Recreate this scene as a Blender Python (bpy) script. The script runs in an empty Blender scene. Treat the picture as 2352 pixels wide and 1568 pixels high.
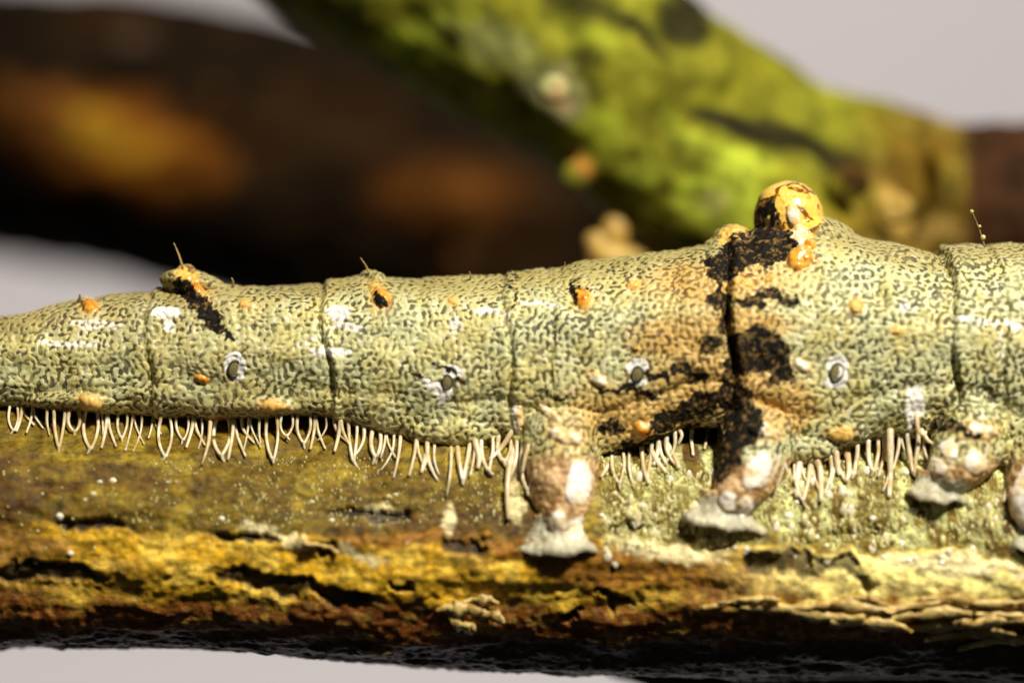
import bpy, math, random
import numpy as np
from mathutils import Vector, Matrix
from mathutils.bvhtree import BVHTree

# ------------------------------------------------------------------ camera, light, exposure
scene = bpy.context.scene
COL = scene.collection
MM = 0.001
D = 125.0                    # camera to focus plane, mm
K = 45.0 / 2352.0            # mm per reference unit at the focus plane (photo read as 2352 x 1568)

cam_d = bpy.data.cameras.new("camera")
cam = bpy.data.objects.new("camera", cam_d)
COL.objects.link(cam)
cam.location = (0, -D * MM, 0)
cam.rotation_euler = (math.radians(90), 0, 0)
cam_d.lens = 100
cam_d.sensor_width = 36
cam_d.clip_start = 0.005
cam_d.clip_end = 10
cam_d.dof.use_dof = True
cam_d.dof.focus_distance = (D + 0.6) * MM
cam_d.dof.aperture_fstop = 12.5
cam_d.dof.aperture_blades = 0
scene.camera = cam

world = bpy.data.worlds.new("World")
scene.world = world
world.use_nodes = True
world.node_tree.nodes["Background"].inputs["Color"].default_value = (0.9, 0.95, 1.0, 1)
world.node_tree.nodes["Background"].inputs["Strength"].default_value = 0.025

def area_lamp(name, loc, target, sx, sy, watt, col):
    l = bpy.data.lights.new(name, 'AREA')
    l.shape = 'RECTANGLE'; l.size = sx * MM; l.size_y = sy * MM
    l.energy = watt; l.color = col
    o = bpy.data.objects.new(name, l); COL.objects.link(o)
    o.location = Vector(loc) * MM
    o.rotation_euler = (Vector(target) - Vector(loc)).to_track_quat('-Z', 'Y').to_euler()
    return o
# flash head, up and to the right of the lens
el, az, dist = math.radians(45), math.radians(32), 230.0
kd = (math.sin(az) * math.cos(el), -math.cos(az) * math.cos(el), math.sin(el))
area_lamp("flash_lamp", (kd[0]*dist, kd[1]*dist, kd[2]*dist), (0, 2, -3), 34, 26, 1.14, (1.0, 0.93, 0.78))
# lamp that lights the pale backdrop only (it faces away from the twigs)
for sgn in (1, -1):
    area_lamp("backdrop_lamp", (0, 240, 390 * sgn), (0, 1240, 10 * sgn), 700, 120, 1.62, (1.0, 0.985, 0.98))

scene.view_settings.view_transform = 'Standard'
scene.view_settings.look = 'None'
scene.view_settings.exposure = 0
scene.view_settings.gamma = 1
scene.cycles.use_denoising = True
scene.render.film_transparent = False

# ------------------------------------------------------------------ helpers
rng = np.random.default_rng(7)
random.seed(7)

def P(px, py, y=0.0):
    f = (D + y) / D
    return np.array([(px - 1176) * K * f, y, (784 - py) * K * f])

def to_px(v):
    f = (D + v[:, 1]) / D
    return 1176 + v[:, 0] / (K * f), 784 - v[:, 2] / (K * f)

def hash3(i, j, k, s):
    h = (i * 374761393 + j * 668265263 + k * 2147483647 + s * 974634777) & 0xFFFFFFFF
    h = ((h ^ (h >> 13)) * 1274126177) & 0xFFFFFFFF
    h = ((h ^ (h >> 16)) * 2246822519) & 0xFFFFFFFF
    return ((h ^ (h >> 15)) & 0xFFFF) / 65535.0

def noise(p, scale=1.0, seed=0):
    """value noise, about -1..1"""
    q = np.asarray(p, float) * scale + 1000.0
    i = np.floor(q).astype(np.int64); f = q - i
    u = f * f * f * (f * (f * 6 - 15) + 10)
    r = 0
    for a in (0, 1):
        wa = u[:, 0] if a else 1 - u[:, 0]
        for b in (0, 1):
            wb = u[:, 1] if b else 1 - u[:, 1]
            for c in (0, 1):
                wc = u[:, 2] if c else 1 - u[:, 2]
                r = r + wa * wb * wc * hash3(i[:, 0] + a, i[:, 1] + b, i[:, 2] + c, seed)
    return r * 2 - 1

def fbm(p, scale=1.0, octv=3, seed=0, gain=.5):
    r = 0; a = 1; t = 0
    for o in range(octv):
        r = r + a * noise(p, scale * 2.03 ** o, seed + 17 * o); t += a; a *= gain
    return r / t * 1.5

def sstep(a, b, x):
    t = np.clip((x - a) / (b - a), 0, 1)
    return t * t * (3 - 2 * t)

def gauss_smooth(y, n):
    k = np.exp(-0.5 * (np.arange(-3 * n, 3 * n + 1) / n) ** 2); k /= k.sum()
    return np.convolve(np.pad(y, 3 * n, mode='edge'), k, mode='valid')

def mesh_from(v, f, name, smooth=True):
    m = bpy.data.meshes.new(name)
    m.from_pydata((np.asarray(v) * MM).tolist(), [], [list(map(int, q)) for q in f])
    if smooth:
        m.polygons.foreach_set('use_smooth', np.ones(len(m.polygons), bool))
    m.update()
    return m

def add(name, mesh, mat, parent=None):
    o = bpy.data.objects.new(name, mesh)
    COL.objects.link(o)
    if mat is not None and (len(mesh.materials) == 0):
        mesh.materials.append(mat)
    if parent is not None:
        o.parent = parent
    return o

def thing(name, label, cat, loc=(0, 0, 0)):
    o = bpy.data.objects.new(name, None)
    o.empty_display_size = 0.003
    COL.objects.link(o)
    o['label'] = label; o['category'] = cat
    return o

def grid_faces(n, m, wrap=True):
    """n rings of m points"""
    i = np.arange(n - 1)[:, None] * m; j = np.arange(m)[None, :]
    j2 = (j + 1) % m
    if not wrap:
        j = j[:, :-1]; j2 = j2[:, :-1]
    return np.stack([i + j, i + j2, i + m + j2, i + m + j], -1).reshape(-1, 4)

def catmull(pts, n):
    pts = np.asarray(pts, float)
    p = np.vstack([2 * pts[0] - pts[1], pts, 2 * pts[-1] - pts[-2]])
    t = np.linspace(0, len(pts) - 1 - 1e-6, n); i = t.astype(int); u = (t - i)[:, None]
    a, b, c, d = p[i], p[i + 1], p[i + 2], p[i + 3]
    return .5 * (2 * b + (c - a) * u + (2 * a - 5 * b + 4 * c - d) * u * u + (3 * b - a - 3 * c + d) * u ** 3)

def tube(path, rad, m=12, squash=None):
    """closed tube along path (n,3); returns verts, faces"""
    path = np.asarray(path, float); n = len(path)
    rad = np.broadcast_to(np.asarray(rad, float), (n,))
    tan = np.gradient(path, axis=0); tan /= np.linalg.norm(tan, axis=1)[:, None] + 1e-9
    ref = np.array([0.0, 1.0, 0.0])
    if abs(tan[0] @ ref) > .9: ref = np.array([1.0, 0, 0])
    a = np.linspace(0, 2 * np.pi, m, endpoint=False)
    V = []
    for q in range(n):
        s = ref - tan[q] * (ref @ tan[q]); s /= np.linalg.norm(s) + 1e-9
        ref = s; b = np.cross(tan[q], s)
        sq = 1 if squash is None else squash
        V.append(path[q] + rad[q] * (np.cos(a)[:, None] * s * sq + np.sin(a)[:, None] * b))
    V = np.vstack(V + [path[:1] - tan[:1] * rad[0] * .5, path[-1:] + tan[-1:] * rad[-1] * .5])
    F = [list(q) for q in grid_faces(n, m)]
    for j in range(m):
        F.append([n * m, (j + 1) % m, j])
        F.append([n * m + 1, (n - 1) * m + j, (n - 1) * m + (j + 1) % m])
    return V, F

def ellipsoid(c, r, nu=20, nv=12, R=None):
    th = np.linspace(0.02, np.pi - .02, nv); ph = np.linspace(0, 2 * np.pi, nu, endpoint=False)
    v = np.stack([np.outer(np.sin(th), np.cos(ph)), np.outer(np.sin(th), np.sin(ph)), np.outer(np.cos(th), np.ones(nu))], -1).reshape(-1, 3)
    v = v * np.asarray(r)
    if R is not None: v = v @ np.asarray(R).T
    F = [list(q[::-1]) for q in grid_faces(nv, nu)]
    F.append(list(range(nu))); F.append(list(range((nv - 1) * nu, nv * nu))[::-1])
    return v + np.asarray(c), F

def join(parts):
    V = []; F = []; o = 0
    for v, f in parts:
        V.append(v); F += [[int(i) + o for i in q] for q in f]; o += len(v)
    return np.vstack(V), F

def remesh(parts, voxel, iters=4, name='m'):
    v, f = join(parts)
    m = mesh_from(v, f, name + '_raw')
    o = bpy.data.objects.new('tmp', m); COL.objects.link(o)
    md = o.modifiers.new('r', 'REMESH'); md.mode = 'VOXEL'; md.voxel_size = voxel * MM
    if iters:
        s = o.modifiers.new('s', 'SMOOTH'); s.factor = .5; s.iterations = iters
    dg = bpy.context.evaluated_depsgraph_get()
    out = bpy.data.meshes.new_from_object(o.evaluated_get(dg))
    bpy.data.objects.remove(o); bpy.data.meshes.remove(m)
    out.name = name
    out.polygons.foreach_set('use_smooth', np.ones(len(out.polygons), bool))
    return out

def get_v(m):
    a = np.empty(len(m.vertices) * 3); m.vertices.foreach_get('co', a); return a.reshape(-1, 3) / MM
def get_n(m):
    a = np.empty(len(m.vertices) * 3); m.vertices.foreach_get('normal', a); return a.reshape(-1, 3)
def set_v(m, v):
    m.vertices.foreach_set('co', (v * MM).ravel()); m.update()
def set_attr(m, name, val):
    a = m.attributes.new(name, 'FLOAT', 'POINT'); a.data.foreach_set('value', np.asarray(val, np.float32).ravel())
def set_col(m, name, rgb):
    a = m.attributes.new(name, 'FLOAT_COLOR', 'POINT')
    c = np.ones((len(m.vertices), 4), np.float32); c[:, :3] = rgb
    a.data.foreach_set('color', c.ravel())
def bvh_of(m):
    return BVHTree.FromPolygons([tuple(c) for c in get_v(m)], [tuple(p.vertices) for p in m.polygons])
def hit(bvh, px, py):
    """the point of a surface that lies behind a spot of the photo (mm)"""
    o = Vector((0, -D, 0)); d = Vector(P(px, py, 0)) - o
    return bvh.ray_cast(o, d.normalized())

# ------------------------------------------------------------------ materials
class NT:
    def __init__(s, name, rough=.5, spec=.5):
        s.mat = bpy.data.materials.new(name); s.mat.use_nodes = True
        s.t = s.mat.node_tree; s.b = s.t.nodes['Principled BSDF']
        s.b.inputs['Roughness'].default_value = rough
        s.b.inputs['Specular IOR Level'].default_value = spec
        tc = s.t.nodes.new('ShaderNodeTexCoord'); mp = s.t.nodes.new('ShaderNodeVectorMath')
        mp.operation = 'SCALE'; mp.inputs['Scale'].default_value = 1000.0
        s.t.links.new(tc.outputs['Object'], mp.inputs[0]); s.co = mp.outputs[0]
    def new(s, t): return s.t.nodes.new(t)
    def link(s, a, b): s.t.links.new(a, b)
    def put(s, sock, val):
        if hasattr(val, 'is_output'): s.link(val, sock)
        elif isinstance(val, (tuple, list)): sock.default_value = (*val, 1) if len(val) == 3 and sock.type == 'RGBA' else val
        else: sock.default_value = val
    def stretch(s, v):
        n = s.new('ShaderNodeVectorMath'); n.operation = 'MULTIPLY'; s.link(s.co, n.inputs[0]); n.inputs[1].default_value = v
        return n.outputs[0]
    def noise(s, scale, detail=2, rough=.5, dist=0, co=None):
        n = s.new('ShaderNodeTexNoise'); n.inputs['Scale'].default_value = scale; n.inputs['Detail'].default_value = detail
        n.inputs['Roughness'].default_value = rough; n.inputs['Distortion'].default_value = dist
        s.link(co if co is not None else s.co, n.inputs['Vector']); return n.outputs['Fac']
    def voro(s, scale, feature='F1', co=None):
        n = s.new('ShaderNodeTexVoronoi'); n.feature = feature; n.inputs['Scale'].default_value = scale
        s.link(co if co is not None else s.co, n.inputs['Vector']); return n.outputs['Distance']
    def rng(s, x, a, b, c=0., d=1.):
        n = s.new('ShaderNodeMapRange'); n.interpolation_type = 'SMOOTHSTEP'
        s.put(n.inputs['Value'], x); s.put(n.inputs['From Min'], a); s.put(n.inputs['From Max'], b)
        s.put(n.inputs['To Min'], c); s.put(n.inputs['To Max'], d); return n.outputs['Result']
    def math(s, op, a, b=0.):
        n = s.new('ShaderNodeMath'); n.operation = op; s.put(n.inputs[0], a); s.put(n.inputs[1], b); return n.outputs[0]
    def mix(s, f, a, b, blend='MIX'):
        n = s.new('ShaderNodeMix'); n.data_type = 'RGBA'; n.blend_type = blend
        s.put(n.inputs[0], f); s.put(n.inputs[6], a); s.put(n.inputs[7], b); return n.outputs[2]
    def attr(s, name, color=False):
        n = s.new('ShaderNodeAttribute'); n.attribute_name = name; return n.outputs['Color' if color else 'Fac']
    def bump(s, h, strength, dist_mm):
        n = s.new('ShaderNodeBump'); n.inputs['Strength'].default_value = strength
        n.inputs['Distance'].default_value = dist_mm * MM; s.put(n.inputs['Height'], h)
        s.link(n.outputs[0], s.b.inputs['Normal'])
    def base(s, c): s.put(s.b.inputs['Base Color'], c)

def simple_mat(name, c1, c2, scale=3., rough=.4, spec=.5, bump=.3, bd=.05, sss=0.):
    t = NT(name, rough, spec)
    n = t.noise(scale, 3, .6)
    t.base(t.mix(t.rng(n, .35, .65), c1, c2))
    t.bump(t.noise(scale * 2, 2), bump, bd)
    if sss:
        t.b.inputs['Subsurface Weight'].default_value = sss
        t.b.inputs['Subsurface Radius'].default_value = (.0006, .0004, .0002)
        t.b.inputs['Subsurface Scale'].default_value = 1.0
    return t.mat

# caterpillar skin: pale granules parted by a net of dark grooves, pigment and painted highlight zones from mesh attributes
t = NT('caterpillar_skin', .42, .45)
wob = t.noise(.55, 2, .5)
verm = t.math('ADD', t.attr('laby'), t.rng(t.noise(7, 3, .7), .25, .75, -.75, .75))
thr = t.rng(t.noise(.45, 2, .6), .3, .7, -.85, -.15)
thr2 = t.math('ADD', thr, t.math('MULTIPLY', t.attr('net'), 6.))
groove = t.rng(verm, t.math('SUBTRACT', thr2, .38), t.math('ADD', thr2, .22), 1., 0.)
groove = t.math('MULTIPLY', groove, t.rng(t.noise(.8, 2), .3, .6, .6, 1.))
pale = t.mix(t.rng(wob, .35, .65), (.55, .49, .19), (.505, .505, .265))
pale = t.mix(t.rng(t.noise(1.6, 2, .6), .56, .70), pale, (.62, .59, .38))
line = t.mix(t.rng(wob, .4, .6), (.085, .068, .016), (.065, .062, .024))
skin = t.mix(groove, pale, line)
tan = t.mix(groove, (.56, .36, .10), (.13, .065, .015))
skin = t.mix(t.attr('tan'), skin, tan)
olive = t.mix(groove, (.32, .26, .09), (.06, .055, .02))
skin = t.mix(t.attr('olive'), skin, olive)
skin = t.mix(t.attr('halo'), skin, t.mix(groove, (.66, .40, .11), (.34, .17, .03)))
skin = t.mix(t.attr('white'), skin, (.80, .76, .70))
gold = t.mix(t.rng(t.noise(1.0, 3, .6, .8), .40, .48), (.18, .06, .006), (.80, .50, .09))
skin = t.mix(t.attr('gold'), skin, gold)
pink = t.mix(t.rng(t.noise(2.2, 3, .6, .4), .42, .58), (.32, .17, .055), (.68, .46, .23))
skin = t.mix(t.attr('pink'), skin, pink)
skin = t.mix(t.attr('foot'), skin, t.mix(t.rng(t.noise(1.6, 3, .6), .35, .65), (.30, .28, .19), (.54, .50, .36)))
skin = t.mix(t.attr('amber'), skin, (.68, .42, .10))
skin = t.mix(t.attr('cream'), skin, t.mix(t.rng(t.noise(2.0, 2), .4, .6), (.72, .50, .22), (.86, .76, .58)))
skin = t.mix(t.attr('orange'), skin, t.mix(t.rng(t.noise(2.0, 2), .35, .65), (.55, .17, .010), (.80, .42, .05)))
skin = t.mix(t.attr('shine'), skin, t.mix(t.rng(t.noise(1.4, 2), .35, .6), (.80, .62, .36), (.88, .82, .74)))
black = t.mix(t.rng(t.noise(2.6, 3, .7), .50, .66), (.010, .008, .006), (.16, .095, .03))
skin = t.mix(t.attr('dark'), skin, black)
t.base(skin)
flat = t.math('SUBTRACT', 1., t.math('MULTIPLY', t.math('MAXIMUM', t.math('MAXIMUM', t.attr('gold'), t.attr('shine')), t.math('MAXIMUM', t.attr('orange'), t.attr('foot'))), .8))
t.bump(t.math('MULTIPLY', flat, t.math('ADD', t.rng(verm, -1.2, .6), t.math('MULTIPLY', t.noise(8, 3), .5))), .5, .05)
gl = t.math('MAXIMUM', t.attr('gold'), t.math('MAXIMUM', t.attr('shine'), t.math('MAXIMUM', t.attr('orange'), t.attr('cream'))))
t.put(t.b.inputs['Roughness'], t.math('ADD', t.math('SUBTRACT', t.rng(groove, 0., 1., .44, .6), t.math('MULTIPLY', gl, .22)), t.math('MULTIPLY', t.attr('dark'), .25)))
t.put(t.b.inputs['Specular IOR Level'], t.math('MULTIPLY', t.math('SUBTRACT', 1., t.math('MULTIPLY', t.attr('dark'), .8)), .5))
soft = t.math('MAXIMUM', t.attr('foot'), t.math('MAXIMUM', t.attr('pink'), t.attr('shine')))
t.put(t.b.inputs['Subsurface Weight'], t.math('MULTIPLY', soft, .35))
t.b.inputs['Subsurface Radius'].default_value = (.0007, .00045, .00022); t.b.inputs['Subsurface Scale'].default_value = 1.0
M_SKIN = t.mat

M_FIL = simple_mat('filament_skin', (.52, .38, .19), (.76, .66, .48), 1.1, .28, .5, .2, .03, .25)
M_ORANGE = simple_mat('orange_wart', (.60, .21, .015), (.78, .38, .04), 2.0, .28, .6, .3, .04, .2)
M_TANW = simple_mat('tan_wart', (.62, .40, .10), (.75, .58, .24), 2.5, .3, .55, .3, .04, .15)
M_PALEW = simple_mat('cream_wart', (.66, .44, .18), (.84, .72, .48), 3.0, .28, .55, .2, .03, .15)
M_SPIR = simple_mat('spiracle_skin', (.15, .12, .04), (.24, .20, .08), 4, .5, .4, .4, .03)
M_RIM = simple_mat('spiracle_rim', (.03, .035, .025), (.06, .06, .045), 6, .4, .5, .2, .02)
M_FOOT = simple_mat('foot_pad_skin', (.42, .40, .27), (.64, .60, .42), 1.8, .42, .4, .3, .05, .2)
M_PLATE = simple_mat('leg_plate_skin', (.82, .68, .46), (.88, .80, .68), .6, .22, .7, .1, .03, .2)
M_SETA = simple_mat('seta_dark', (.20, .12, .04), (.40, .28, .12), 3, .4, .5, .1, .02)
M_CLAW = simple_mat('claw_brown', (.16, .07, .015), (.26, .14, .03), 3, .4, .5, .1, .02)

def bark_mat(name, rough, spec, fine, bump, bd, sc=(1, 1, 1)):
    t = NT(name, rough, spec)
    c = t.attr('col', True)
    co = t.stretch(sc)
    n = t.noise(fine, 6, .7, .3, co)
    k = t.rng(n, .32, .68, .42, 1.6)
    vm = t.new('ShaderNodeVectorMath'); vm.operation = 'SCALE'
    t.link(c, vm.inputs[0]); t.link(k, vm.inputs['Scale'])
    t.base(vm.outputs[0])
    t.bump(t.math('ADD', n, t.math('MULTIPLY', t.noise(fine * 4, 3, .6), .5)), bump, bd)
    return t.mat
M_TWIG = bark_mat('twig_bark', .5, .28, 3.0, .9, .10, (.6, 1, 1))
M_GREEN = bark_mat('lichen_bark', .85, .1, .45, .6, .25)
M_BROWN = bark_mat('dark_bark', .9, .04, .5, .8, .3, (.4, 1, 1))
M_FLAKE = simple_mat('peeling_bark', (.30, .17, .035), (.62, .46, .16), 1.6, .45, .5, .8, .08)
M_GRAN = simple_mat('silk_granule', (.30, .25, .04), (.62, .58, .28), 1.2, .22, .7, .1, .02)
M_BUD = simple_mat('bud_scale', (.36, .20, .03), (.55, .38, .10), .8, .5, .4, .4, .1)

# ------------------------------------------------------------------ backdrop
t = NT('pale_card', .9, .1)
t.base(t.mix(t.noise(.02, 2), (.785, .718, .705), (.80, .73, .717)))
t.bump(t.noise(1.5, 3), .1, .05)
n = 40; xs = np.linspace(-700, 700, 3)
prof = [(520, z) for z in np.linspace(620, -620, 22)]
V = np.array([[x, y, z] for (y, z) in prof for x in xs]); F = grid_faces(len(prof), 3, False)
V2 = V + np.array([0, 1.5, -1.0]); nb = len(V)
F = [list(q) for q in F] + [[i + nb for i in q[::-1]] for q in F]
bd = add('backdrop', mesh_from(np.vstack([V, V2]), F, 'backdrop'), t.mat)
bd['kind'] = 'structure'

# ------------------------------------------------------------------ twig the caterpillar sits on
TW_Y = 3.6
def twig_centre(px):
    return np.interp(px, [-400, 0, 700, 1380, 1800, 2352, 2800], [1206, 1209, 1226, 1240, 1246, 1250, 1255])
def twig_rad(px):
    return np.interp(px, [-400, 0, 700, 1380, 1800, 2352, 2800], [284, 283, 275, 276, 284, 290, 292])

def ell(px, py, cx, cy, rx, ry, rot=0.):
    c, s = math.cos(math.radians(rot)), math.sin(math.radians(rot))
    dx, dy = px - cx, py - cy
    return np.sqrt(((dx * c + dy * s) / rx) ** 2 + ((-dx * s + dy * c) / ry) ** 2)

twig = thing('twig', 'stout brown and ochre twig with pitted, peeling bark carrying the caterpillar', 'twig')
n, m = 760, 320
pxs = np.linspace(-330, 2700, n); th = np.linspace(0, 2 * np.pi, m, endpoint=False)
PX, TH = np.meshgrid(pxs, th, indexing='ij')
f = (D + TW_Y) / D
R = twig_rad(PX) * K * f; CZ = (784 - twig_centre(PX)) * K * f; X = (PX - 1176) * K * f
# TH = 0 up, pi/2 toward the camera
U = np.stack([X, -np.sin(TH), np.cos(TH)], -1).reshape(-1, 3)
q = np.stack([X * .35, TW_Y - R * np.sin(TH), CZ + R * np.cos(TH)], -1).reshape(-1, 3)
q1 = np.stack([X, TW_Y - R * np.sin(TH), CZ + R * np.cos(TH)], -1).reshape(-1, 3)
disp = .30 * fbm(q, .35, 3, 3) + .14 * fbm(q, 1.3, 3, 5) + .05 * fbm(q1, 3.5, 2, 6)
front = (np.sin(TH) > -.2).ravel()
vpx = PX.ravel(); vpy = (784 - q1[:, 2] / K / ((D + q1[:, 1]) / D))
wx = vpx + 26 * fbm(q1, .9, 3, 41); wy = vpy + 18 * fbm(q1, .9, 3, 42) + 7 * fbm(q1, 3., 2, 43)
# raised bark sheet below the silk mat: a small step
step_y = np.interp(vpx, [-400, 300, 700, 900, 1380, 1700, 2100, 2352, 2800], [1190, 1215, 1235, 1225, 1238, 1262, 1258, 1300, 1300])
sheet = sstep(-8, 8, wy - step_y) * front
disp += .42 * sheet * sstep(500, 900, vpx)
pits = [(170, 1318, 115, 24, 5), (640, 1332, 135, 26, 10), (800, 1360, 80, 20, 10), (85, 1330, 60, 22, 0), (1075, 1253, 62, 17, 4), (1420, 1372, 40, 10, 5),
        (1770, 1292, 75, 24, 0), (1700, 1300, 40, 22, 0), (1880, 1290, 60, 16, 12), (1935, 1325, 45, 13, 25), (760, 1255, 24, 18, 0), (600, 1232, 90, 14, 8), (250, 1208, 90, 13, 3),
        (1370, 1360, 26, 8, 0), (1440, 1215, 60, 10, 8), (2330, 1265, 50, 20, 35), (1300, 1395, 24, 8, 0), (860, 1180, 90, 14, 2), (930, 1340, 26, 9, 0)]
pit = np.zeros(len(q1))
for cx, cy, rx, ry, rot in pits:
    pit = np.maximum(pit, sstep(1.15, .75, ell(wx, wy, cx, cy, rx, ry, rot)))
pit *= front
disp -= .30 * pit
Rv = R.ravel() + disp
v = np.stack([X.ravel(), TW_Y - Rv * np.sin(TH).ravel(), CZ.ravel() + Rv * np.cos(TH).ravel()], -1)
# pigment and painted glints
def C(*a): return np.array(a, float)
def blend(col, w, c): return col * (1 - w[:, None]) + np.asarray(c) * w[:, None]
nl = fbm(q, .5, 3, 11); nm = fbm(q1, .9, 4, 12); ns = fbm(q1, 2.4, 3, 13)
col = np.tile(C(.13, .080, .003), (len(v), 1))                       # olive top
col = blend(col, sstep(-.1, .5, nm), C(.24, .165, .010))
col = blend(col, sstep(.1, .5, nl) * .7, C(.075, .03, .003))
silk = sstep(1330, 1460, wx) * sstep(2, -14, wy - step_y) * sstep(1000, 1060, wy) * front
strk = fbm(q1 * np.array([1, .25, .25]), 2.2, 3, 15)
col = blend(col, silk * sstep(-.35, .2, strk + .3 * nm), C(.50, .50, .20))
col = blend(col, silk * sstep(.25, .6, fbm(q1 * np.array([1, .3, .3]), .8, 2, 16)) * .85, C(.13, .085, .005))
och = sstep(-6, 14, wy - step_y) * sstep(1425, 1340, wy + 30 * nl) * front
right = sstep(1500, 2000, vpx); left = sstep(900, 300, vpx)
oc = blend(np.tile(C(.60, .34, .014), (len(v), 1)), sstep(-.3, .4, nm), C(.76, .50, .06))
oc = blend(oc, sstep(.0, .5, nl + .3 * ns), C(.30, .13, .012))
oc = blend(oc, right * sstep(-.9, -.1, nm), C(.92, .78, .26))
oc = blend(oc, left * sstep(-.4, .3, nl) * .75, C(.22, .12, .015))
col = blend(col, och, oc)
rust = sstep(1350, 1400, wy + 25 * nl) * front
col = blend(col, rust, blend(np.tile(C(.19, .058, .008), (len(v), 1)), sstep(.1, .5, ns), C(.30, .16, .03)))
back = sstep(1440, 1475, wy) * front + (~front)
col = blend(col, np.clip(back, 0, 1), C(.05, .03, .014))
glints = [(1180 + 340, 1262, 120, 20, 6), (1480, 1255, 100, 18, 5), (840, 1265, 60, 14, 15), (690, 1240, 14, 45, -50), (880, 1175, 40, 20, 0), (1040, 1195, 20, 40, 0), (1185, 1150, 14, 60, 0), (620, 1205, 40, 16, 20), (2100, 1290, 130, 22, 5), (2230, 1300, 110, 16, 5)]
for cx, cy, rx, ry, rot in glints:  # wet glints and the lit ledge, painted pale into the bark
    col = blend(col, .85 * sstep(1.3, .6, ell(wx, wy, cx, cy, rx, ry, rot) + .25 * ns) * front, C(.80, .68, .36))
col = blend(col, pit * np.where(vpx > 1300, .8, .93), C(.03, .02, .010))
n_ring = n * m
ends = np.array([[X[0, 0] - .5, TW_Y, CZ[0, 0]], [X[-1, 0] + .5, TW_Y, CZ[-1, 0]]])
F = [list(a) for a in grid_faces(n, m)]
for j in range(m):
    F.append([n_ring, (j + 1) % m, j]); F.append([n_ring + 1, n_ring - m + j, n_ring - m + (j + 1) % m])
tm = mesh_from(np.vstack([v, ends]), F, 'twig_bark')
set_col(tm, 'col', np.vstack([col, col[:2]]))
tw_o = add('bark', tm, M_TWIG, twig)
TWB = bvh_of(tm)

# ------------------------------------------------------------------ caterpillar
cat = thing('caterpillar', 'mottled grey-green caterpillar with golden hump, fringe and prolegs, stretched along the twig', 'caterpillar')
top_pts = [(-330, 840), (-300, 790), (-220, 738), (-120, 728), (0, 728), (60, 722), (100, 710), (180, 687), (260, 677), (350, 668), (420, 658), (500, 648), (560, 655), (650, 652), (742, 651), (762, 638), (820, 630), (900, 634), (960, 637), (1080, 633), (1164, 630), (1172, 625), (1260, 619), (1340, 602), (1440, 590), (1540, 580), (1600, 568), (1680, 548), (1740, 532), (1800, 522), (1880, 518), (1940, 532), (2040, 563), (2110, 578), (2148, 586), (2164, 570), (2220, 558), (2266, 562), (2274, 563), (2286, 559), (2352, 556), (2500, 560), (2640, 590), (2720, 660), (2750, 780)]
bot_pts = [(-330, 860), (-300, 900), (-220, 918), (-120, 935), (0, 936), (100, 942), (200, 950), (400, 958), (480, 968), (560, 964), (650, 958), (760, 960), (820, 982), (880, 997), (940, 1008), (1000, 1026), (1050, 1032), (1100, 1018), (1150, 1002), (1200, 1020), (1290, 1045), (1380, 1058), (1440, 1042), (1520, 1016), (1570, 985), (1640, 985), (1700, 1020), (1790, 1060), (1850, 1074), (1890, 1060), (1930, 1040), (2000, 1016), (2060, 1004), (2110, 996), (2150, 992), (2220, 1010), (2300, 1060), (2352, 1074), (2420, 1060), (2500, 1010), (2640, 980), (2720, 930), (2750, 800)]
n, m = 820, 260
pxs = np.linspace(-329, 2749, n)
BY = 2.7
f = (D + BY) / D
top = gauss_smooth(np.interp(pxs, *zip(*top_pts)), 2); bot = gauss_smooth(np.interp(pxs, *zip(*bot_pts)), 3)
botS = gauss_smooth(bot, 40)
zt = (784 - top) * K * f; zb = (784 - bot) * K * f
H = (zt - zb) / 2; zc = (zt + zb) / 2
W = gauss_smooth((botS - gauss_smooth(top, 20)) * K * f / 2 * .96, 4)
W = np.minimum(W, 4.3)
W[:8] = H[:8]; W[-8:] = H[-8:]
th = np.linspace(0, 2 * np.pi, m, endpoint=False)
PX, TH = np.meshgrid(pxs, th, indexing='ij')
ct, st = np.cos(TH), np.sin(TH)
# belly pulled up between the two fringe ledges
belly = np.where(ct < -.55, (-.55 - ct) / .45, 0)
prof = ct + .42 * belly ** 1.5 * .7
prof = np.maximum(prof, -2)
zz = zc[:, None] + H[:, None] * np.where(prof < 0, prof / .71, prof)
yy = BY - W[:, None] * np.sign(st) * np.abs(st) ** .92
# segment folds
fold = np.zeros_like(PX); lift = np.zeros_like(PX)
hz = (zz - zc[:, None]) / np.maximum(H[:, None], .5)
for (fx, slope, dep, w) in [(-140, 10, .18, 9), (355, -12, .18, 8), (560, 5, .08, 10), (757, -22, .26, 7), (960, 8, .06, 12), (1170, -12, .22, 7), (1268, -8, .10, 6), (1450, 10, .08, 14), (1662, -6, .62, 11), (1985, 10, .07, 14), (2160, -8, .34, 8), (2274, -4, .16, 5), (2360, -3, .10, 6), (2560, 0, .3, 9)]:
    c0 = fx + slope * hz + 7 * np.sin(hz * 5 + fx)
    dep = dep * .95; w = w * .75
    fold -= dep * np.exp(-((PX - c0) / w) ** 2) * (.75 + .35 * np.sin(hz * 4 + fx * .7))
    for k_ in (-44, -21, 34, 62):
        fold -= .10 * dep * np.exp(-((PX - c0 - k_ - 5 * np.sin(hz * 6 + k_)) / 5.) ** 2) * (.5 + .5 * np.sin(hz * 7 + k_ * .3 + fx))
    fold += dep * .45 * np.exp(-((PX - c0 - 2.6 * w) / (2.2 * w)) ** 2) * (PX > c0)
sub = .05 * np.sin((zz - zc[:, None]) / H[:, None] * 9 + PX / 300.)
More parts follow.
